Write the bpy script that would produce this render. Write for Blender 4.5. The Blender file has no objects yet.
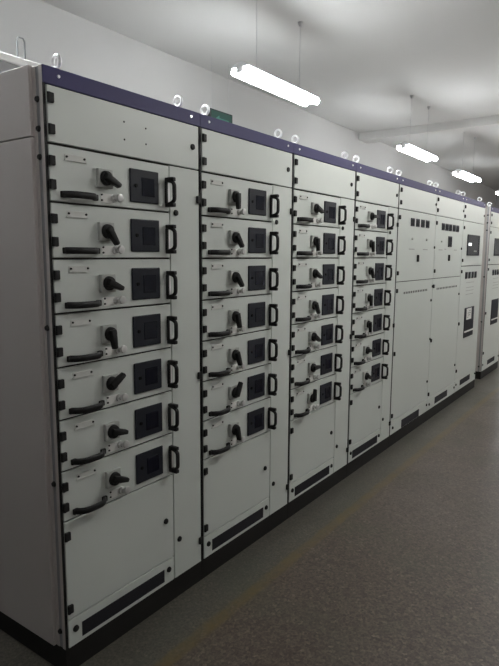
import bpy, bmesh, math, random
from mathutils import Vector, Matrix

random.seed(7)
S = bpy.context.scene
C = S.collection

# ------------------------------------------------------------------ camera
YAW, PITCH, ROLL, FPX = 0.6186, -0.1362, 0.0053, 568.03
cam = bpy.data.cameras.new('camera')
cam.sensor_fit = 'HORIZONTAL'
cam.sensor_width = 36.0
cam.lens = FPX * 36.0 / 499.0
cam.clip_start = 0.05
camo = bpy.data.objects.new('camera', cam)
C.objects.link(camo)
fw = Vector((math.cos(YAW) * math.cos(PITCH), math.sin(YAW) * math.cos(PITCH), math.sin(PITCH)))
rt = Vector((math.sin(YAW), -math.cos(YAW), 0))
up = rt.cross(fw)
r2 = rt * math.cos(ROLL) + up * math.sin(ROLL)
u2 = up * math.cos(ROLL) - rt * math.sin(ROLL)
camo.matrix_world = Matrix(((r2.x, u2.x, -fw.x, -1.1998), (r2.y, u2.y, -fw.y, -1.6931),
                            (r2.z, u2.z, -fw.z, 1.583), (0, 0, 0, 1)))
S.camera = camo

# ------------------------------------------------------------------ world, exposure, lamp strengths
W = bpy.data.worlds.new('world')
S.world = W
W.use_nodes = True
W.node_tree.nodes['Background'].inputs[0].default_value = (0.75, 0.85, 1.0, 1)
W.node_tree.nodes['Background'].inputs[1].default_value = 0.02
S.view_settings.view_transform = 'Standard'
S.view_settings.look = 'None'
S.view_settings.gamma = 1.0
S.view_settings.exposure = 0.0
S.view_settings.use_curve_mapping = False
TUBE_STRENGTH = 70.0          # lamps hanging over the cabinet row
FILL_AISLE_STRENGTH = 60.0          # added lamps over the aisle, unseen, lighting the cabinet fronts
FILL_NEAR_STRENGTH = 20.0           # added weaker lamp, unseen, lifting the near end of the row
FILL_FAR_STRENGTH = 85.0            # added lamps, unseen, brightening the far wall and floor
S.cycles.max_bounces = 10
S.cycles.diffuse_bounces = 6

# ------------------------------------------------------------------ materials
def new_mat(name):
    m = bpy.data.materials.new(name)
    m.use_nodes = True
    nt = m.node_tree
    return m, nt, nt.nodes['Principled BSDF']

def paint(name, col, rough=0.5, metal=0.0, var=0.06, scale=6.0, bump=0.0, bscale=300.0, spec=0.5):
    """plain material with a faint procedural unevenness of colour and gloss"""
    m, nt, b = new_mat(name)
    N = nt.nodes
    tc = N.new('ShaderNodeTexCoord')
    no = N.new('ShaderNodeTexNoise')
    no.inputs['Scale'].default_value = scale
    no.inputs['Detail'].default_value = 5
    nt.links.new(tc.outputs['Object'], no.inputs['Vector'])
    mx = N.new('ShaderNodeMix'); mx.data_type = 'RGBA'
    mx.inputs['A'].default_value = tuple(c * (1 - var) for c in col) + (1,)
    mx.inputs['B'].default_value = tuple(min(1, c * (1 + var)) for c in col) + (1,)
    nt.links.new(no.outputs['Fac'], mx.inputs['Factor'])
    nt.links.new(mx.outputs['Result'], b.inputs['Base Color'])
    b.inputs['Roughness'].default_value = rough
    b.inputs['Metallic'].default_value = metal
    b.inputs['Specular IOR Level'].default_value = spec
    if bump:
        n2 = N.new('ShaderNodeTexNoise'); n2.inputs['Scale'].default_value = bscale
        nt.links.new(tc.outputs['Object'], n2.inputs['Vector'])
        bp = N.new('ShaderNodeBump'); bp.inputs['Strength'].default_value = bump
        bp.inputs['Distance'].default_value = 0.002
        nt.links.new(n2.outputs['Fac'], bp.inputs['Height'])
        nt.links.new(bp.outputs['Normal'], b.inputs['Normal'])
    return m

def glow(name, col, strength):
    m, nt, b = new_mat(name)
    b.inputs['Base Color'].default_value = (0.9, 0.9, 0.9, 1)
    b.inputs['Emission Color'].default_value = col + (1,)
    b.inputs['Emission Strength'].default_value = strength
    return m

M = {}
M['paint'] = paint('light_grey_paint', (0.60, 0.635, 0.60), 0.42, var=0.03, scale=3, bump=0.04, bscale=500)
M['side'] = paint('side_shaded_paint', (0.47, 0.44, 0.42), 0.40, var=0.04, scale=2, bump=0.04, bscale=500)  # cabinet grey darkened and warmed to carry the side's dimmer light
M['trim'] = paint('blue_violet_paint', (0.062, 0.058, 0.14), 0.55, var=0.05, scale=4, spec=0.2)
M['seam'] = paint('dark_rubber_gasket', (0.035, 0.033, 0.03), 0.8, var=0.1, scale=20)
M['plinth'] = paint('black_plinth_paint', (0.014, 0.013, 0.012), 0.6, var=0.15, scale=8, spec=0.2)
M['button'] = paint('black_button', (0.004, 0.004, 0.004), 0.5, spec=0.1)
M['black'] = paint('black_plastic', (0.012, 0.012, 0.012), 0.48, var=0.1, scale=30, spec=0.25)
M['hinge'] = paint('black_hinge_plastic', (0.014, 0.014, 0.014), 0.55, var=0.1, scale=30, spec=0.25)
M['bezel'] = paint('charcoal_bezel_plastic', (0.017, 0.019, 0.026), 0.45, var=0.08, scale=20, spec=0.2)
M['screen'] = paint('dark_screen_glass', (0.004, 0.005, 0.013), 0.2, var=0.1, scale=20, spec=0.25)
M['grille'] = paint('dark_filter_mesh', (0.012, 0.011, 0.016), 0.8, var=0.2, scale=60)
M['plate'] = paint('grey_switch_plate', (0.40, 0.41, 0.39), 0.45, var=0.05, scale=20)
M['label'] = paint('white_label_plastic', (0.78, 0.78, 0.75), 0.35, var=0.04, scale=40)
M['clear'] = paint('pale_label_holder', (0.62, 0.63, 0.60), 0.2, var=0.04, scale=40)
M['chrome'] = paint('bright_zinc', (0.62, 0.62, 0.61), 0.35, metal=0.45, var=0.1, scale=40)
M['steel'] = paint('galvanised_steel', (0.80, 0.80, 0.80), 0.33, metal=0.85, var=0.12, scale=30)
M['duct'] = paint('grey_duct_paint', (0.25, 0.255, 0.26), 0.5, var=0.05, scale=5)
M['bracket'] = paint('grey_bracket', (0.09, 0.092, 0.095), 0.6)
M['ductlip'] = paint('pale_duct_lip', (0.72, 0.73, 0.72), 0.4, var=0.04, scale=5)
M['housing'] = paint('white_lamp_enamel', (0.82, 0.83, 0.84), 0.35, var=0.02, scale=5)
M['wire'] = paint('grey_wire', (0.46, 0.46, 0.47), 0.6, var=0.1, scale=30)
M['signgreen'] = paint('exit_sign_green', (0.010, 0.050, 0.038), 0.7, var=0.1, scale=10)
M['signpale'] = paint('exit_sign_pale_green', (0.04, 0.15, 0.12), 0.7, var=0.1, scale=10)
M['signframe'] = paint('sign_frame_grey', (0.045, 0.05, 0.05), 0.7, var=0.1, scale=10, spec=0.1)
M['tube'] = glow('lit_tube', (0.93, 0.97, 1.0), TUBE_STRENGTH)
M['fill_aisle'] = glow('fill_aisle_tube', (0.99, 0.985, 0.95), FILL_AISLE_STRENGTH)
M['fill_far'] = glow('fill_far_tube', (1.0, 0.97, 0.94), FILL_FAR_STRENGTH)
M['fill_near'] = glow('fill_near_tube', (1.0, 0.97, 0.95), FILL_NEAR_STRENGTH)  # tube of the added near fill lamp
M['pane_glint'] = glow('glowing_pane_reflection', (0.95, 1.0, 1.0), 1.2)  # glow standing in for a bright reflection on the window
M['pane'] = paint('grey_window_glass', (0.055, 0.058, 0.062), 0.25, var=0.1, scale=12)
M['text'] = paint('faded_ink', (0.38, 0.38, 0.37), 0.6, var=0.2, scale=80)
M['wall'] = paint('pale_wall_plaster', (0.46, 0.455, 0.445), 0.9, var=0.05, scale=1.2, bump=0.1, bscale=60)
M['farwall'] = paint('grey_end_wall', (0.42, 0.425, 0.44), 0.9, var=0.05, scale=1.2)
M['ceiling'] = paint('white_ceiling_plaster', (0.58, 0.575, 0.56), 0.9, var=0.04, scale=0.9, bump=0.1, bscale=50)
M['skirt'] = paint('dark_skirting', (0.08, 0.075, 0.07), 0.6, var=0.1)
M['door'] = paint('grey_door_paint', (0.30, 0.30, 0.31), 0.5)

def floor_material():
    m, nt, b = new_mat('speckled_terrazzo_floor')
    N, L = nt.nodes, nt.links
    geo = N.new('ShaderNodeNewGeometry')
    def noise(scale, detail=4, rough=.6):
        n = N.new('ShaderNodeTexNoise')
        n.inputs['Scale'].default_value = scale
        n.inputs['Detail'].default_value = detail
        n.inputs['Roughness'].default_value = rough
        L.new(geo.outputs['Position'], n.inputs['Vector'])
        return n
    def ramp(src, stops):
        r = N.new('ShaderNodeValToRGB')
        e = r.color_ramp.elements
        while len(e) < len(stops): e.new(0.5)
        for k, (p, c) in enumerate(stops):
            e[k].position = p
            e[k].color = tuple(c) + (1,) if len(c) == 3 else c
        L.new(src, r.inputs['Fac'])
        return r
    def mix(fac, a, bb, mode='MIX'):
        x = N.new('ShaderNodeMix'); x.data_type = 'RGBA'; x.blend_type = mode
        if isinstance(fac, float): x.inputs['Factor'].default_value = fac
        else: L.new(fac, x.inputs['Factor'])
        for s, v in (('A', a), ('B', bb)):
            if isinstance(v, tuple): x.inputs[s].default_value = v + (1,)
            else: L.new(v, x.inputs[s])
        return x.outputs['Result']
    # chips
    vo = N.new('ShaderNodeTexVoronoi'); vo.inputs['Scale'].default_value = 75
    L.new(geo.outputs['Position'], vo.inputs['Vector'])
    chip = ramp(vo.outputs['Color'], [(0.0, (0.042, 0.031, 0.024)), (0.45, (0.084, 0.062, 0.049)), (0.8, (0.113, 0.086, 0.066)), (1.0, (0.176, 0.139, 0.110))])
    fine = noise(90, 6, .75)
    fr = ramp(fine.outputs['Fac'], [(0.34, (0.28, 0.28, 0.28)), (0.66, (1.6, 1.6, 1.6))])
    base = mix(0.8, chip.outputs['Color'], fr.outputs['Color'], 'MULTIPLY')
    # worn greenish patches
    big = noise(1.6, 5, .6)
    gm = ramp(big.outputs['Fac'], [(0.52, (0, 0, 0)), (0.68, (1, 1, 1))])
    g1 = N.new('ShaderNodeMath'); g1.operation = 'MULTIPLY'; g1.inputs[1].default_value = 0.35
    L.new(gm.outputs['Color'], g1.inputs[0])
    base = mix(g1.outputs[0], base, (0.070, 0.077, 0.052))
    # strip of greener finish between the plinth and the line
    sep = N.new('ShaderNodeSeparateXYZ'); L.new(geo.outputs['Position'], sep.inputs[0])
    wob = noise(6, 3)
    add = N.new('ShaderNodeMath'); add.operation = 'MULTIPLY_ADD'
    add.inputs[1].default_value = 0.03
    L.new(wob.outputs['Fac'], add.inputs[0]); L.new(sep.outputs['Y'], add.inputs[2])
    mr = N.new('ShaderNodeMapRange')
    mr.inputs['From Min'].default_value = -0.26; mr.inputs['From Max'].default_value = -0.22
    L.new(add.outputs[0], mr.inputs['Value'])
    g2 = N.new('ShaderNodeMath'); g2.operation = 'MULTIPLY'; g2.inputs[1].default_value = 0.5
    L.new(mr.outputs[0], g2.inputs[0])
    base = mix(g2.outputs[0], base, mix(0.7, (0.072, 0.081, 0.068), fr.outputs['Color'], 'MULTIPLY'))
    # the worn yellow line itself, y from -0.29 to -0.22
    d = N.new('ShaderNodeMath'); d.operation = 'ADD'; d.inputs[1].default_value = 0.24
    L.new(add.outputs[0], d.inputs[0])
    ab = N.new('ShaderNodeMath'); ab.operation = 'ABSOLUTE'; L.new(d.outputs[0], ab.inputs[0])
    m2 = N.new('ShaderNodeMapRange')
    m2.inputs['From Min'].default_value = 0.040; m2.inputs['From Max'].default_value = 0.020
    L.new(ab.outputs[0], m2.inputs['Value'])
    wear = noise(9, 6, .7)
    wr = ramp(wear.outputs['Fac'], [(0.35, (0.3,) * 3), (0.65, (0.85,) * 3)])
    g3 = N.new('ShaderNodeMath'); g3.operation = 'MULTIPLY'
    L.new(m2.outputs[0], g3.inputs[0]); L.new(wr.outputs['Color'], g3.inputs[1])
    base = mix(g3.outputs[0], base, (0.125, 0.085, 0.022))
    L.new(base, b.inputs['Base Color'])
    rr = ramp(big.outputs['Fac'], [(0.3, (0.30,) * 3), (0.7, (0.44,) * 3)])
    L.new(rr.outputs['Color'], b.inputs['Roughness'])
    bp = N.new('ShaderNodeBump'); bp.inputs['Strength'].default_value = 0.15; bp.inputs['Distance'].default_value = 0.002
    L.new(fine.outputs['Fac'], bp.inputs['Height']); L.new(bp.outputs['Normal'], b.inputs['Normal'])
    return m
M['floor'] = floor_material()

# ------------------------------------------------------------------ mesh helpers
def box(bm, x0, x1, y0, y1, z0, z1, bev=0.0, seg=1):
    t = bmesh.new()
    bmesh.ops.create_cube(t, size=1)
    for v in t.verts:
        v.co = Vector(((x0 + x1) / 2 + v.co.x * (x1 - x0), (y0 + y1) / 2 + v.co.y * (y1 - y0), (z0 + z1) / 2 + v.co.z * (z1 - z0)))
    if bev:
        bmesh.ops.bevel(t, geom=t.edges[:], offset=bev, segments=seg, affect='EDGES', profile=0.5)
    merge(bm, t)

def merge(bm, t):
    me = bpy.data.meshes.new('tmp')
    t.to_mesh(me); t.free()
    bm.from_mesh(me)
    bpy.data.meshes.remove(me)

def cyl(bm, c, axis, r0, r1, depth, n=20, bev=0.0):
    """cone/cylinder starting at c and running 'depth' along axis"""
    t = bmesh.new()
    bmesh.ops.create_cone(t, cap_ends=True, segments=n, radius1=r0, radius2=r1, depth=depth)
    if bev:
        es = [e for e in t.edges if all(v.co.z > 0 for v in e.verts)]
        bmesh.ops.bevel(t, geom=es, offset=bev, segments=2, affect='EDGES', profile=0.5)
    a = Vector(axis).normalized()
    q = Vector((0, 0, 1)).rotation_difference(a).to_matrix().to_4x4()
    bmesh.ops.transform(t, matrix=Matrix.Translation(Vector(c) + a * depth / 2) @ q, verts=t.verts)
    merge(bm, t)

def sweep(bm, pts, prof, upv):
    """sweep a closed profile [(side, up)] along pts; upv is roughly the 'up' of the profile"""
    pts = [Vector(p) for p in pts]
    rings = []
    for i, p in enumerate(pts):
        d = (pts[min(i + 1, len(pts) - 1)] - pts[max(i - 1, 0)]).normalized()
        s = d.cross(Vector(upv)).normalized()
        u = s.cross(d).normalized()
        rings.append([bm.verts.new(p + s * a + u * b) for a, b in prof])
    n = len(prof)
    for i in range(len(rings) - 1):
        for k in range(n):
            bm.faces.new((rings[i][k], rings[i][(k + 1) % n], rings[i + 1][(k + 1) % n], rings[i + 1][k]))
    bm.faces.new(rings[0][::-1]); bm.faces.new(rings[-1])
    bmesh.ops.recalc_face_normals(bm, faces=bm.faces[:])

def ellipse(a, b, n=10):
    return [(a * math.cos(2 * math.pi * k / n), b * math.sin(2 * math.pi * k / n)) for k in range(n)]

def torus(bm, c, R, r, plane='xz', n=24, m=10):
    t = bmesh.new()
    rings = []
    for i in range(n):
        a = 2 * math.pi * i / n
        ring = []
        for j in range(m):
            b = 2 * math.pi * j / m
            rad = R + r * math.cos(b)
            x, z, y = rad * math.cos(a), rad * math.sin(a), r * math.sin(b)
            ring.append(t.verts.new((c[0] + x, c[1] + y, c[2] + z)))
        rings.append(ring)
    for i in range(n):
        for j in range(m):
            t.faces.new((rings[i][j], rings[(i + 1) % n][j], rings[(i + 1) % n][(j + 1) % m], rings[i][(j + 1) % m]))
    bmesh.ops.recalc_face_normals(t, faces=t.faces[:])
    merge(bm, t)

def mesh(name, bm, mat, smooth=False):
    me = bpy.data.meshes.new(name)
    bm.to_mesh(me); bm.free()
    me.materials.append(mat)
    if smooth:
        for p in me.polygons: p.use_smooth = True
        me.set_sharp_from_angle(angle=math.radians(40))
    return me

def link(name, me, parent=None, loc=(0, 0, 0), rot=(0, 0, 0)):
    o = bpy.data.objects.new(name, me)
    C.objects.link(o)
    o.location = loc
    o.rotation_euler = rot
    if parent is not None: o.parent = parent
    return o

def obj(name, bm, mat, parent=None, loc=(0, 0, 0), smooth=False, rot=(0, 0, 0)):
    return link(name, mesh(name, bm, mat, smooth), parent, loc, rot)

def bx(name, ext, mat, parent=None, bev=0.0, loc=(0, 0, 0), seg=1):
    bm = bmesh.new(); box(bm, *ext, bev=bev, seg=seg)
    return obj(name, bm, mat, parent, loc)

def thing(name, label, cat, loc=(0, 0, 0), group=None):
    o = bpy.data.objects.new(name, None)
    C.objects.link(o)
    o.empty_display_size = 0.2
    o.location = loc
    o['label'] = label; o['category'] = cat
    if group: o['group'] = group
    return o

def struct(name, exts, mat):
    bm = bmesh.new()
    for e in exts: box(bm, *e)
    o = obj(name, bm, mat)
    o['kind'] = 'structure'
    return o

# ------------------------------------------------------------------ room shell
X0, X1, Y0, Y1, ZC = -4.0, 15.85, -4.5, 2.1, 3.4
struct('floor', [(X0, X1, Y0, Y1, -0.1, 0.0)], M['floor'])
struct('ceiling', [(X0, X1, Y0, Y1, ZC, ZC + 0.1)], M['ceiling'])
struct('wall_back', [(X0 - .1, X1 + .1, Y1, Y1 + 0.1, -0.1, ZC + .1)], M['wall'])
struct('wall_front', [(X0 - .1, X1 + .1, Y0 - 0.1, Y0, -0.1, ZC + .1)], M['wall'])
struct('wall_left', [(X0 - 0.1, X0, Y0, Y1, -0.1, ZC + .1)], M['farwall'])
struct('wall_right', [(X1, X1 + 0.1, Y0, Y1, -0.1, ZC + .1)], M['farwall'])
struct('trim_1', [(6.93, 7.22, Y0, Y1, ZC - 0.105, ZC)], M['ceiling'])        # shallow beam across the ceiling

# ------------------------------------------------------------------ shared part meshes (drawer coordinates: x from cabinet edge, z from drawer bottom)
ROW = 0.1923
Z_DRAWER0 = 0.606
def hinge_mesh():
    bm = bmesh.new()
    box(bm, 0.0, 0.019, -0.012, 0.0, -0.0165, 0.0165, bev=0.003, seg=2)      # leaf block
    cyl(bm, (0.001, -0.006, -0.0165), (0, 0, 1), 0.006, 0.006, 0.033, 12)     # knuckle
    return mesh('hinge', bm, M['hinge'])
ME_HINGE = hinge_mesh()

def knob_mesh():           # round quarter-turn panel lock
    bm = bmesh.new()
    cyl(bm, (0, 0, 0), (0, -1, 0), 0.013, 0.012, 0.007, 18, bev=0.002)
    box(bm, -0.002, 0.002, -0.0085, -0.006, -0.007, 0.007)
    return mesh('turn_lock', bm, M['black'], True)
ME_LOCK = knob_mesh()

def drawer_front_mesh(w):
    bm = bmesh.new()
    box(bm, 0.013, 0.013 + w, 0.0, 0.012, 0.0036, ROW - 0.0036, bev=0.0015)
    return mesh('drawer', bm, M['paint'])
ME_DRAWER = drawer_front_mesh(0.578)

def label_holder_mesh():
    bm = bmesh.new()
    box(bm, 0.074, 0.162, -0.003, 0.0, 0.146, 0.166, bev=0.001)
    box(bm, 0.072, 0.164, -0.005, 0.0, 0.144, 0.147)
    return mesh('label_holder', bm, M['clear'])
ME_LHOLD = label_holder_mesh()
def label_screw_mesh():
    bm = bmesh.new()
    cyl(bm, (0, 0, 0), (0, -1, 0), 0.0042, 0.0035, 0.0035, 10)
    return mesh('screw', bm, M['black'])
ME_LSCREW = label_screw_mesh()

def pull_handle_mesh():    # black arched bow handle lying along x
    bm = bmesh.new()
    pts = []
    xa, xb = 0.061, 0.198
    for k in range(15):
        t = k / 14.0
        x = xa + (xb - xa) * t
        d = 0.031 * (1 - abs(2 * t - 1) ** 4)
        pts.append((x, -0.004 - d, 0.0))
    sweep(bm, pts, ellipse(0.0075, 0.0125, 10), (0, 0, 1))
    for x in (xa, xb):
        box(bm, x - 0.011, x + 0.011, -0.012, 0.0, -0.011, 0.011, bev=0.003, seg=2)
    return mesh('pull_handle', bm, M['black'], True)
ME_PULL = pull_handle_mesh()

def grab_handle_mesh():    # upright D handle at the drawer's free edge
    bm = bmesh.new()
    pts = []
    for k in range(17):
        t = k / 16.0
        z = -0.049 + 0.098 * t
        d = 0.040 * (1 - abs(2 * t - 1) ** 7)
        pts.append((0, -0.006 - d, z))
    sweep(bm, pts, ellipse(0.0070, 0.0105, 10), (1, 0, 0))
    box(bm, -0.010, 0.010, -0.046, 0.0, -0.060, -0.044, bev=0.003, seg=2)
    box(bm, -0.010, 0.010, -0.046, 0.0, 0.044, 0.060, bev=0.003, seg=2)
    box(bm, -0.012, 0.009, -0.012, 0.0, -0.045, 0.045, bev=0.002)
    return mesh('grab_handle', bm, M['black'], True)
ME_GRAB = grab_handle_mesh()
def grab_insert_mesh():    # added bright strip, standing for the panel seen through the bow
    bm = bmesh.new()
    box(bm, -0.0035, 0.0075, -0.0135, -0.0115, -0.040, 0.040, bev=0.001)
    return mesh('bow_bright_strip', bm, M['steel'])
ME_GRABIN = grab_insert_mesh()

def switch_plate_mesh():
    bm = bmesh.new()
    box(bm, -0.035, 0.035, -0.016, 0.0, -0.034, 0.034, bev=0.003, seg=2)
    cyl(bm, (0, -0.015, 0), (0, -1, 0), 0.031, 0.030, 0.003, 24)
    return mesh('switch_plate', bm, M['plate'])
ME_SWPLATE = switch_plate_mesh()
def switch_knob_mesh():    # round hub with a tapering lever pointing along +x
    bm = bmesh.new()
    cyl(bm, (0, -0.017, 0), (0, -1, 0), 0.0275, 0.0255, 0.014, 24, bev=0.003)
    t = bmesh.new()
    prof = [(-0.017, -0.015), (-0.017, 0.015), (0.020, 0.014), (0.056, 0.010), (0.059, 0.006), (0.059, -0.006), (0.056, -0.010), (0.020, -0.014)]
    lo = [t.verts.new((x, -0.026, z)) for x, z in prof]
    hi = [t.verts.new((x * 0.97, -0.045, z * 0.8)) for x, z in prof]
    n = len(prof)
    for k in range(n): t.faces.new((lo[k], lo[(k + 1) % n], hi[(k + 1) % n], hi[k]))
    t.faces.new(lo[::-1]); t.faces.new(hi)
    bmesh.ops.recalc_face_normals(t, faces=t.faces[:])
    bmesh.ops.bevel(t, geom=t.edges[:], offset=0.002, segments=2, affect='EDGES', profile=0.5)
    merge(bm, t)
    return mesh('switch_knob', bm, M['black'], True)
ME_SWKNOB = switch_knob_mesh()

def lock_plate_mesh():
    bm = bmesh.new()
    box(bm, 0.227, 0.292, -0.002, 0.0, 0.013, 0.047, bev=0.0008)
    return mesh('lock_plate', bm, M['label'])
ME_LPLATE = lock_plate_mesh()
def key_lock_mesh():
    bm = bmesh.new()
    cyl(bm, (0.287, 0, 0.031), (0, -1, 0), 0.0155, 0.015, 0.012, 18)
    cyl(bm, (0.289, -0.010, 0.031), (0, -1, 0), 0.010, 0.009, 0.014, 16)
    cyl(bm, (0.298, -0.022, 0.034), (0, -1, 0), 0.0165, 0.015, 0.008, 20, bev=0.002)
    return mesh('key_lock', bm, M['chrome'], True)
ME_KLOCK = key_lock_mesh()

def bezel_mesh():
    bm = bmesh.new()
    box(bm, 0.374, 0.531, -0.007, 0.0, 0.030, 0.158, bev=0.004, seg=2)
    return mesh('meter_bezel', bm, M['bezel'])
ME_BEZEL = bezel_mesh()
def mscreen_mesh():
    bm = bmesh.new()
    box(bm, 0.434, 0.505, -0.0085, -0.006, 0.057, 0.128, bev=0.0008)
    return mesh('meter_screen', bm, M['screen'])
ME_MSCREEN = mscreen_mesh()
def mbutton_mesh():
    bm = bmesh.new()
    cyl(bm, (0.404, -0.006, 0.094), (0, -1, 0), 0.008, 0.007, 0.004, 14)
    return mesh('meter_button', bm, M['button'])
ME_MBUTTON = mbutton_mesh()

def eye_mesh():
    bm = bmesh.new()
    cyl(bm, (0, 0, 0), (0, 0, 1), 0.016, 0.014, 0.010, 18)
    cyl(bm, (0, 0, 0.008), (0, 0, 1), 0.009, 0.008, 0.010, 14)
    torus(bm, (0, 0, 0.039), 0.0205, 0.0062)
    return mesh('lifting_eye', bm, M['steel'], True)
ME_EYE = eye_mesh()
def trim_screw_mesh():
    bm = bmesh.new()
    cyl(bm, (0, 0, 0), (0, -1, 0), 0.006, 0.005, 0.004, 12)
    return mesh('screw', bm, M['steel'])
ME_TSCREW = trim_screw_mesh()
def post_bolt_mesh():
    bm = bmesh.new()
    cyl(bm, (0, 0, 0), (-1, 0, 0), 0.011, 0.008, 0.007, 14)
    return mesh('bolt', bm, M['black'], True)
ME_BOLT = post_bolt_mesh()

def door(parent, name, x0, x1, z0, z1, mat='paint'):
    return bx(name, (x0, x1, 0.0, 0.012, z0, z1), M[mat], parent, bev=0.0015)
def hinges(parent, x, zs, flip=False):
    for z in zs:
        link('hinge', ME_HINGE, parent, (x, 0, z), (0, math.pi, 0) if flip else (0, 0, 0))
def locks(parent, pts):
    for x, z in pts: link('turn_lock', ME_LOCK, parent, (x, 0, z))

DEPTH, ZB, ZT = 1.0, 0.1, 2.2

def shell(name, label, x, w, group, side_left=False, eyes=(0.09, None), edge_seam=True):
    t = thing(name, label, 'switchgear cabinet', (x, 0, 0), group)
    bm = bmesh.new()
    y0 = 0.022
    xl = 0.006 if side_left else 0.001
    box(bm, xl, w - 0.001, y0, DEPTH, ZB, ZT - 0.002)
    obj('body', bm, M['side'], t)
    bx('door_gasket', (0.004, w - 0.004, 0.013, y0, ZB + 0.001, 2.143), M['seam'], t)
    if edge_seam:
        bx('edge_gasket', (0.0005, 0.0105, 0.002, 0.014, ZB + 0.001, 2.143), M['black'], t)
    bx('plinth', (0.001, w - 0.001, 0.004, DEPTH - 0.01, 0.0, ZB), M['plinth'], t)
    bx('top_trim', (0.001, w - 0.001, -0.002, y0, 2.143, ZT), M['trim'], t, bev=0.0015)
    for sx in (0.061, w - 0.061): link('screw', ME_TSCREW, t, (sx, -0.002, 2.174))
    for sx in (eyes[0], w - (eyes[1] if eyes[1] else eyes[0])):
        link('lifting_eye', ME_EYE, t, (sx, 0.045, ZT - 0.002), (0, 0, math.pi / 2))
    if side_left:
        bm = bmesh.new()                                   # grooved corner post
        box(bm, 0.0, 0.006, 0.004, 0.022, ZB, ZT, bev=0.001)
        box(bm, 0.0, 0.006, 0.042, 0.060, ZB, ZT, bev=0.001)
        po = obj('corner_post', bm, M['side'], t)
        bx('post_channel', (0.003, 0.008, 0.021, 0.043, ZB, ZT - 0.001), M['duct'], po)  # darker grey painted in to strengthen the groove's shade
        for z in (2.095, 2.0, 1.908, 1.325, 0.75, 0.165): link('bolt', ME_BOLT, po, (0.003, 0.036, z))
        bx('side_panel', (-0.012, 0.006, 0.061, DEPTH - 0.005, ZB, 1.973), M['side'], t, bev=0.002)
        bx('side_panel', (-0.012, 0.006, 0.061, DEPTH - 0.005, 1.977, ZT + 0.006), M['side'], t, bev=0.002)
    return t

def make_drawer(parent, zb, ang):
    d = link('drawer', ME_DRAWER, parent, (0, 0, zb))
    for z in (0.136, 0.058): link('hinge', ME_HINGE, d, (0.012, 0, z))
    link('label_holder', ME_LHOLD, d)
    for x in (0.081, 0.156): link('screw', ME_LSCREW, d, (x, -0.003, 0.157))
    link('pull_handle', ME_PULL, d, (0, 0, 0.028))
    link('switch_plate', ME_SWPLATE, d, (0.241, 0, 0.100))
    link('switch_knob', ME_SWKNOB, d, (0.239, 0, 0.100), (0, -math.radians(ang), 0))
    link('lock_plate', ME_LPLATE, d)
    for z in (0.022, 0.042): link('screw', ME_LSCREW, d, (0.231, -0.001, z))
    link('key_lock', ME_KLOCK, d)
    link('meter_bezel', ME_BEZEL, d, (-0.006, 0, -0.003))
    link('meter_screen', ME_MSCREEN, d, (-0.006, 0, -0.003))
    link('meter_button', ME_MBUTTON, d, (-0.006, 0, -0.003))
    link('grab_handle', ME_GRAB, d, (0.575, 0, 0.080))
    link('bow_bright_strip', ME_GRABIN, d, (0.575, 0, 0.080))
    return d

def drawer_cabinet(label, x, w, angles, side_left=False):
    t = shell('drawer_cabinet', label, x, w, 'drawer cabinets of the row', side_left)
    r = w - 0.010
    # top door
    d = door(t, 'top_door', 0.015, r, 1.958, 2.140)
    hinges(d, 0.016, (2.099, 1.998)); locks(d, [(0.742, 2.049)])
    for hx, hz in () if not side_left else ((0.35, 2.082), (0.463, 2.077), (0.35, 2.017), (0.463, 2.017)):
        link('screw', ME_LSCREW, d, (hx, 0.002, hz))
    for k, a in enumerate(angles):
        make_drawer(t, Z_DRAWER0 + ROW * (6 - k), a)
    d = door(t, 'lower_door', 0.013, 0.591, 0.217, 0.603)
    hinges(d, 0.014, (0.550, 0.261)); locks(d, [(0.541, 0.403)])
    d = door(t, 'vent_panel', 0.013, 0.591, 0.102, 0.212)
    bm = bmesh.new(); box(bm, 0.074, 0.527, -0.0015, 0.002, 0.119, 0.178)
    for k in range(12):
        zz = 0.122 + k * 0.0047
        box(bm, 0.076, 0.525, -0.003, -0.0005, zz, zz + 0.0018)
    obj('vent_grille', bm, M['grille'], d)
    locks(d, [(0.045, 0.168), (0.556, 0.166)])
    d = door(t, 'cable_door', 0.597, r, 0.102, 1.952)
    hinges(d, r - 0.001, (1.826, 1.028, 0.214), True)
    locks(d, [(0.630, 1.760), (0.628, 0.283)])
    return t

XS = [0.0, 0.7927, 1.5899, 2.4007, 3.1916, 4.1295, 5.0398, 5.925]
drawer_cabinet('drawer switchgear cabinet at the near left end, its bare grey side panel showing', XS[0], XS[1] - XS[0],
               (-25, -55, -22, -82, 32, -12, -18), True)
drawer_cabinet('second drawer switchgear cabinet from the near left end of the row', XS[1], XS[2] - XS[1],
               (-88, -52, -50, -75, -68, 62, -75))
drawer_cabinet('third drawer switchgear cabinet from the near left end of the row', XS[2], XS[3] - XS[2],
               (-20, -85, -25, -60, -30, 0, 85))
drawer_cabinet('fourth drawer switchgear cabinet, just left of the wide flat-door cabinets', XS[3], XS[4] - XS[3],
               (0, -80, -60, -85, -85, -10, -25))

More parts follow.
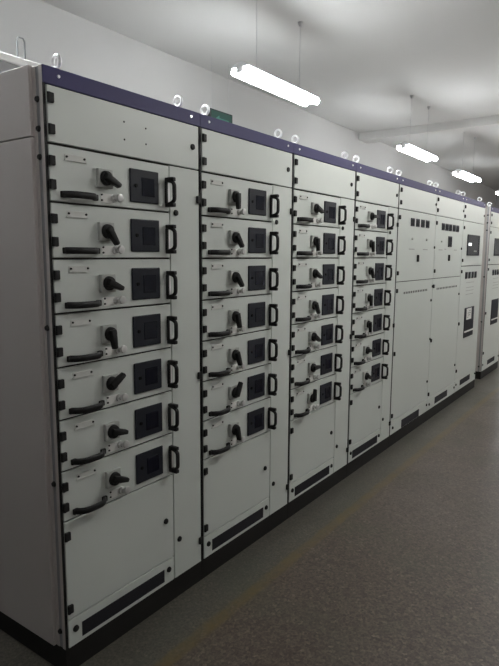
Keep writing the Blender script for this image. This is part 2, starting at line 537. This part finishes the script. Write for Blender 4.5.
# ------------------------------------------------------------------ flat-door cabinets
def meter_slot(parent, x0, x1, z0, z1, name='panel_meter', y=-0.006):
    m_ = bx(name, (x0, x1, y, 0.0, z0, z1), M['bezel'], parent, bev=0.002)
    bx('meter_screen', (x0 + 0.008, x1 - 0.008, y - 0.0012, y + 0.002, z0 + 0.008, z1 - 0.012), M['screen'], parent)
def perforation(parent, x0, x1, z, n=14):
    bm = bmesh.new()
    p = (x1 - x0) / n
    for k in range(n):
        box(bm, x0 + p * (k + .25), x0 + p * (k + .75), -0.001, 0.002, z - 0.009, z + 0.009)
    obj('vent_slots', bm, M['seam'], parent)
def pilot(parent, x, z, r=0.010):
    bm = bmesh.new()
    cyl(bm, (x, 0, z), (0, -1, 0), r, r * .8, 0.012, 12)
    obj('pilot_light', bm, M['clear'], parent, smooth=True)
def key_switch(parent, x, z, h=0.030):
    bm = bmesh.new()
    box(bm, x - 0.016, x + 0.016, -0.006, 0.0, z - h, z + h, bev=0.003)
    box(bm, x - 0.012, x + 0.012, -0.016, -0.004, z - h, z + h, bev=0.004, seg=2)
    obj('selector_switch', bm, M['black'], parent, smooth=True)
def small_label(parent, x0, x1, z, h=0.008):
    bx('label_strip', (x0, x1, -0.0012, 0.0, z - h / 2, z + h / 2), M['text'], parent)
def bottom_vent(parent, x0, x1, z0, z1):
    bm = bmesh.new(); box(bm, x0, x1, -0.0015, 0.002, z0, z1)
    n = 9
    for k in range(n):
        zz = z0 + (k + .3) * (z1 - z0) / n
        box(bm, x0 + .003, x1 - .003, -0.003, -0.0005, zz, zz + 0.0022)
    obj('vent_grille', bm, M['grille'], parent)

def flat_cabinet(label, x, w, kind):
    t = shell('flat_door_cabinet', label, x, w, 'flat-door cabinets of the row', edge_seam=(kind == 0))
    l, r = 0.003, w - 0.003
    if kind == 0: l = 0.012
    d = door(t, 'top_door', l, r, 1.958, 2.140)
    hinges(d, l + 0.018, (2.100, 2.003)); locks(d, [(w - 0.020, 2.050)])
    d = door(t, 'instrument_door', l, r, 1.377, 1.952)
    hinges(d, l + 0.006, (1.887, 1.445))
    if kind == 0:
        for x0, x1 in ((0.283, 0.366), (0.411, 0.491), (0.534, 0.620), (0.660, 0.748)): meter_slot(d, x0, x1, 1.829, 1.896)
        pilot(d, 0.325, 1.725); pilot(d, 0.690, 1.725)
        small_label(d, 0.27, 0.40, 1.640); small_label(d, 0.62, 0.74, 1.640)
        key_switch(d, 0.480, 1.563)
        locks(d, [(w - 0.012, 1.662)])
    else:
        for x0, x1 in ((0.180, 0.266), (0.295, 0.386), (0.414, 0.500), (0.538, 0.627), (0.656, 0.748)): meter_slot(d, x0, x1, 1.827, 1.894)
        meter_slot(d, 0.405, 0.522, 1.672, 1.778)
        key_switch(d, 0.445, 1.567)
        pilot(d, 0.190, 1.722)
        small_label(d, 0.12, 0.24, 1.642); small_label(d, 0.30, 0.36, 1.65); small_label(d, 0.62, 0.72, 1.645)
        locks(d, [(w - 0.030, 1.662)])
    d = door(t, 'main_door', l, r, 0.222, 1.371)
    hinges(d, l + 0.004, (1.303, 0.789, 0.267))
    if kind == 0:
        perforation(d, 0.18, 0.79, 1.278)
        locks(d, [(w - 0.014, 1.303), (w - 0.036, 1.175), (w - 0.012, 0.807), (w - 0.036, 0.401)])
    else:
        perforation(d, 0.11, 0.80, 1.274)
        locks(d, [(w - 0.030, 1.187), (w - 0.040, 0.420)])
    d = door(t, 'vent_panel', l, r, 0.102, 0.216)
    if kind == 0: bottom_vent(d, 0.262, 0.708, 0.106, 0.176)
    else: bottom_vent(d, 0.232, 0.645, 0.126, 0.192)
    locks(d, [(0.060, 0.156), (w - 0.020, 0.168)])
    return t

flat_cabinet('wide flat-door cabinet with four small meters in a row beside the drawer cabinets', XS[4], XS[5] - XS[4], 0)
flat_cabinet('flat-door cabinet with five small meters and one larger meter below them', XS[5], XS[6] - XS[5], 1)

def breaker_cabinet(label, x, w, left=False, off=0.0, card=True, y=0.0):
    t = shell('breaker_cabinet', label, x, w, 'breaker cabinets with viewing windows', left, edge_seam=left)
    t.location.y = y
    l = 0.013 if left else 0.006
    r = w - 0.008
    o = off
    d = door(t, 'top_door', l, r, 1.958, 2.140)
    hinges(d, l + 0.018, (2.098, 2.0)); locks(d, [(w - 0.04, 2.05)])
    d = door(t, 'window_door', l, r, 1.482, 1.952)
    hinges(d, l + 0.014, (1.882, 1.540))
    # viewing window
    bm = bmesh.new()
    wx0, wx1, wz0, wz1 = 0.185 + o, 0.690 + o, 1.592, 1.818
    box(bm, wx0, wx1, -0.010, 0.0, wz0, wz0 + .016, bev=.003); box(bm, wx0, wx1, -0.010, 0.0, wz1 - .016, wz1, bev=.003)
    box(bm, wx0, wx0 + .03, -0.010, 0.0, wz0, wz1, bev=.003); box(bm, wx1 - .03, wx1, -0.010, 0.0, wz0, wz1, bev=.003)
    obj('window_frame', bm, M['bezel'], d)
    bx('window_pane', (wx0 + .02, wx1 - .02, -0.006, 0.0, wz0 + .01, wz1 - .01), M['pane'], d)
    if card:
        bx('painted_reflection', (0.232 + o, 0.345 + o, -0.009, -0.005, 1.697, 1.728), M['pane_glint'], d, bev=0.001)  # glowing plate in place of a reflection on the pane
        bx('relay_keypad', (0.46 + o, 0.57 + o, -0.009, -0.005, 1.632, 1.648), M['plate'], d, bev=0.001)
    d = door(t, 'breaker_door', l, r, 0.232, 1.474)
    hinges(d, l + 0.008, (1.42, 0.861, 0.342))
    for k in range(4):
        x0 = 0.180 + o + k * 0.128
        meter_slot(d, x0, x0 + 0.082, 1.338, 1.412)
    for z in (1.295, 1.240, 1.205, 1.165): small_label(d, 0.24 + o, 0.56 + o, z, 0.006)
    # breaker opening
    bm = bmesh.new()
    bx0, bx1 = 0.235 + o, 0.615 + o
    box(bm, bx0, bx1, -0.008, 0.0, 0.680, 1.015, bev=0.003)
    obj('breaker_front', bm, M['bezel'], d)
    bx('breaker_band', (bx0 + .01, bx1 - .005, -0.0105, -0.006, 0.738, 0.756), M['label'], d)
    if card:
        bm = bmesh.new()
        box(bm, bx0 + .06, bx0 + .26, -0.011, -0.007, 0.880, 1.005)
        obj('notice_card', bm, M['label'], d)
        bm = bmesh.new()
        for k, (a, b_) in enumerate(((.09, .13), (.12, .20), (.10, .23), (.15, .21))):
            box(bm, bx0 + a, bx0 + b_, -0.0118, -0.010, 0.900 + .024 * k, 0.909 + .024 * k)
        obj('card_print', bm, M['text'], d)
    d = door(t, 'vent_panel', l, r, 0.102, 0.226)
    bottom_vent(d, 0.205 + o, 0.618 + o, 0.148, 0.210)
    locks(d, [(0.050, 0.185), (w - 0.05, 0.180)])
    return t

breaker_cabinet('breaker cabinet with a dark viewing window and white card, left of the narrow gap', XS[6], XS[7] - XS[6], False, 0.0)
breaker_cabinet('breaker cabinet at the far right, cut off by the photo edge, beyond the narrow gap', 6.43, 0.98, True, 0.095, False, 0.05)

# ------------------------------------------------------------------ duct along the cabinet roofs
du = thing('busbar_duct', 'long grey duct with a pale top lip lying along the cabinet roofs', 'duct', (0.0, 0.5, ZT))
bx('duct_body', (0.012, 5.84, 0.004, 0.30, 0.0, 0.148), M['duct'], du, bev=0.003)
bx('duct_lip', (0.008, 5.85, 0.0, 0.31, 0.149, 0.180), M['ductlip'], du, bev=0.003)
bm = bmesh.new()
sweep(bm, [(0.255, 0.02, 0.178), (0.255, 0.02, 0.255), (0.262, 0.02, 0.265), (0.282, 0.02, 0.265), (0.289, 0.02, 0.255), (0.289, 0.02, 0.178)], ellipse(.0028, .005, 8), (0, 1, 0))
obj('lifting_bracket', bm, M['bracket'], du, smooth=True)

# ------------------------------------------------------------------ hanging batten lamps
def batten_lamp(label, xc, yc, zb, tube, ztop=ZC, L=1.0, group='hanging lamps above the cabinet row', wires=True):
    WX = 0.30
    t = thing('hanging_lamp', label, 'lamp', (xc, yc, zb), group)
    bm = bmesh.new()
    # slim folded-sheet batten: trapezoid section, tubes held out beside and below it
    sec = [(-0.076, 0.040), (-0.076, 0.044), (-0.024, 0.075), (0.024, 0.075), (0.076, 0.044), (0.076, 0.040)]
    a = [bm.verts.new((-L / 2, y, z)) for y, z in sec]
    b = [bm.verts.new((L / 2, y, z)) for y, z in sec]
    n = len(sec)
    for k in range(n): bm.faces.new((a[k], a[(k + 1) % n], b[(k + 1) % n], b[k]))
    bm.faces.new(a[::-1]); bm.faces.new(b)
    bmesh.ops.recalc_face_normals(bm, faces=bm.faces[:])
    obj('batten', bm, M['housing'], t)
    for s in (-1, 1):
        bm = bmesh.new()
        box(bm, s * L / 2 - 0.006, s * L / 2 + 0.006, -0.028, 0.028, 0.004, 0.046, bev=0.004)
        obj('end_cap', bm, M['housing'], t)
    for s in (-1, 1):
        bm = bmesh.new()
        cyl(bm, (-L / 2 + 0.006, s * 0.052, 0.018), (1, 0, 0), 0.026, 0.026, L - 0.012, 12)
        obj('tube', bm, M[tube], t, smooth=True)
    if wires:
        for s in (-1, 1):
            bm = bmesh.new()
            cyl(bm, (s * WX, 0, 0.074), (0, 0, 1), 0.0018, 0.0018, ztop - zb - 0.080, 8)
            w = obj('suspension_wire', bm, M['wire'], t)
            bm = bmesh.new()
            cyl(bm, (s * WX, 0, ztop - zb - 0.035), (0, 0, 1), 0.010, 0.022, 0.034, 14)
            obj('ceiling_rose', bm, M['wire'], w)
    return t

YL = 0.75
batten_lamp('large bright hanging lamp above the second and third drawer cabinets, nearest one fully in view', 2.60, YL, 2.82, 'tube')
batten_lamp('bright hanging lamp above the flat-door cabinets, second of the lamps receding to the right', 5.70, YL, 2.78, 'tube')
batten_lamp('small-looking hanging lamp just above the breaker cabinets, third of the receding lamps', 7.88, YL, 2.75, 'tube')
batten_lamp('farthest hanging lamp, cut off by the right photo edge', 10.6, YL, 2.72, 'tube')
batten_lamp('hanging lamp over the near left cabinet, just above the top edge of the photo', 0.12, YL, 2.86, 'tube')
FILL_LAMPS = ((2.2, 'added unseen fill lamp hanging in the aisle opposite the second and third drawer cabinets'),
         (5.0, 'added unseen fill lamp hanging in the aisle opposite the two flat-door cabinets'),
         (7.8, 'added unseen fill lamp hanging in the aisle just past the breaker cabinet at the far right'),
         (10.4, 'added unseen fill lamp hanging in the open aisle beyond the cabinet row'),
         (13.4, 'added unseen fill lamp hanging in the aisle nearest the grey end wall'))
for ax, lb in FILL_LAMPS:  # unseen lamps added to brighten the cabinet fronts and far end
    batten_lamp(lb, ax, -1.45, 2.80, 'fill_aisle' if ax < 7 else 'fill_far', group='added fill lamps over the aisle')
batten_lamp('added unseen fill lamp hanging in the aisle by the near left corner of the row', -1.0, -1.3, 2.80, 'fill_near', group='added fill lamps over the aisle')  # unseen weak lamp added to lift the near cabinet

# ------------------------------------------------------------------ exit sign hanging behind the row
sg = thing('exit_sign', 'small green exit sign hanging behind the second drawer cabinet, half hidden by its top', 'sign', (3.21, 1.8, 2.775))
bx('sign_box', (-0.150, 0.195, 0.0, 0.035, 0.0, 0.160), M['signframe'], sg, bev=0.003)
f = bx('sign_face', (-0.132, 0.177, -0.003, 0.001, 0.014, 0.146), M['signgreen'], sg, bev=0.001)
bm = bmesh.new()
box(bm, -0.02, 0.13, -0.0045, -0.002, 0.069, 0.091)
t_ = bmesh.new()
vs = [t_.verts.new(p) for p in ((-0.075, -0.0045, 0.080), (-0.018, -0.0045, 0.045), (-0.018, -0.0045, 0.115))]
vs2 = [t_.verts.new((v.co.x, -0.002, v.co.z)) for v in vs]
t_.faces.new(vs); t_.faces.new(vs2[::-1])
for k in range(3): t_.faces.new((vs[k], vs2[k], vs2[(k + 1) % 3], vs[(k + 1) % 3]))
bmesh.ops.recalc_face_normals(t_, faces=t_.faces[:])
merge(bm, t_)
obj('sign_arrow', bm, M['signpale'], f)
for sx in (-0.11, 0.155):
    bm = bmesh.new(); cyl(bm, (sx, 0.018, 0.158), (0, 0, 1), 0.0016, 0.0016, ZC - 2.775 - 0.160, 8)
    obj('suspension_wire', bm, M['wire'], sg)
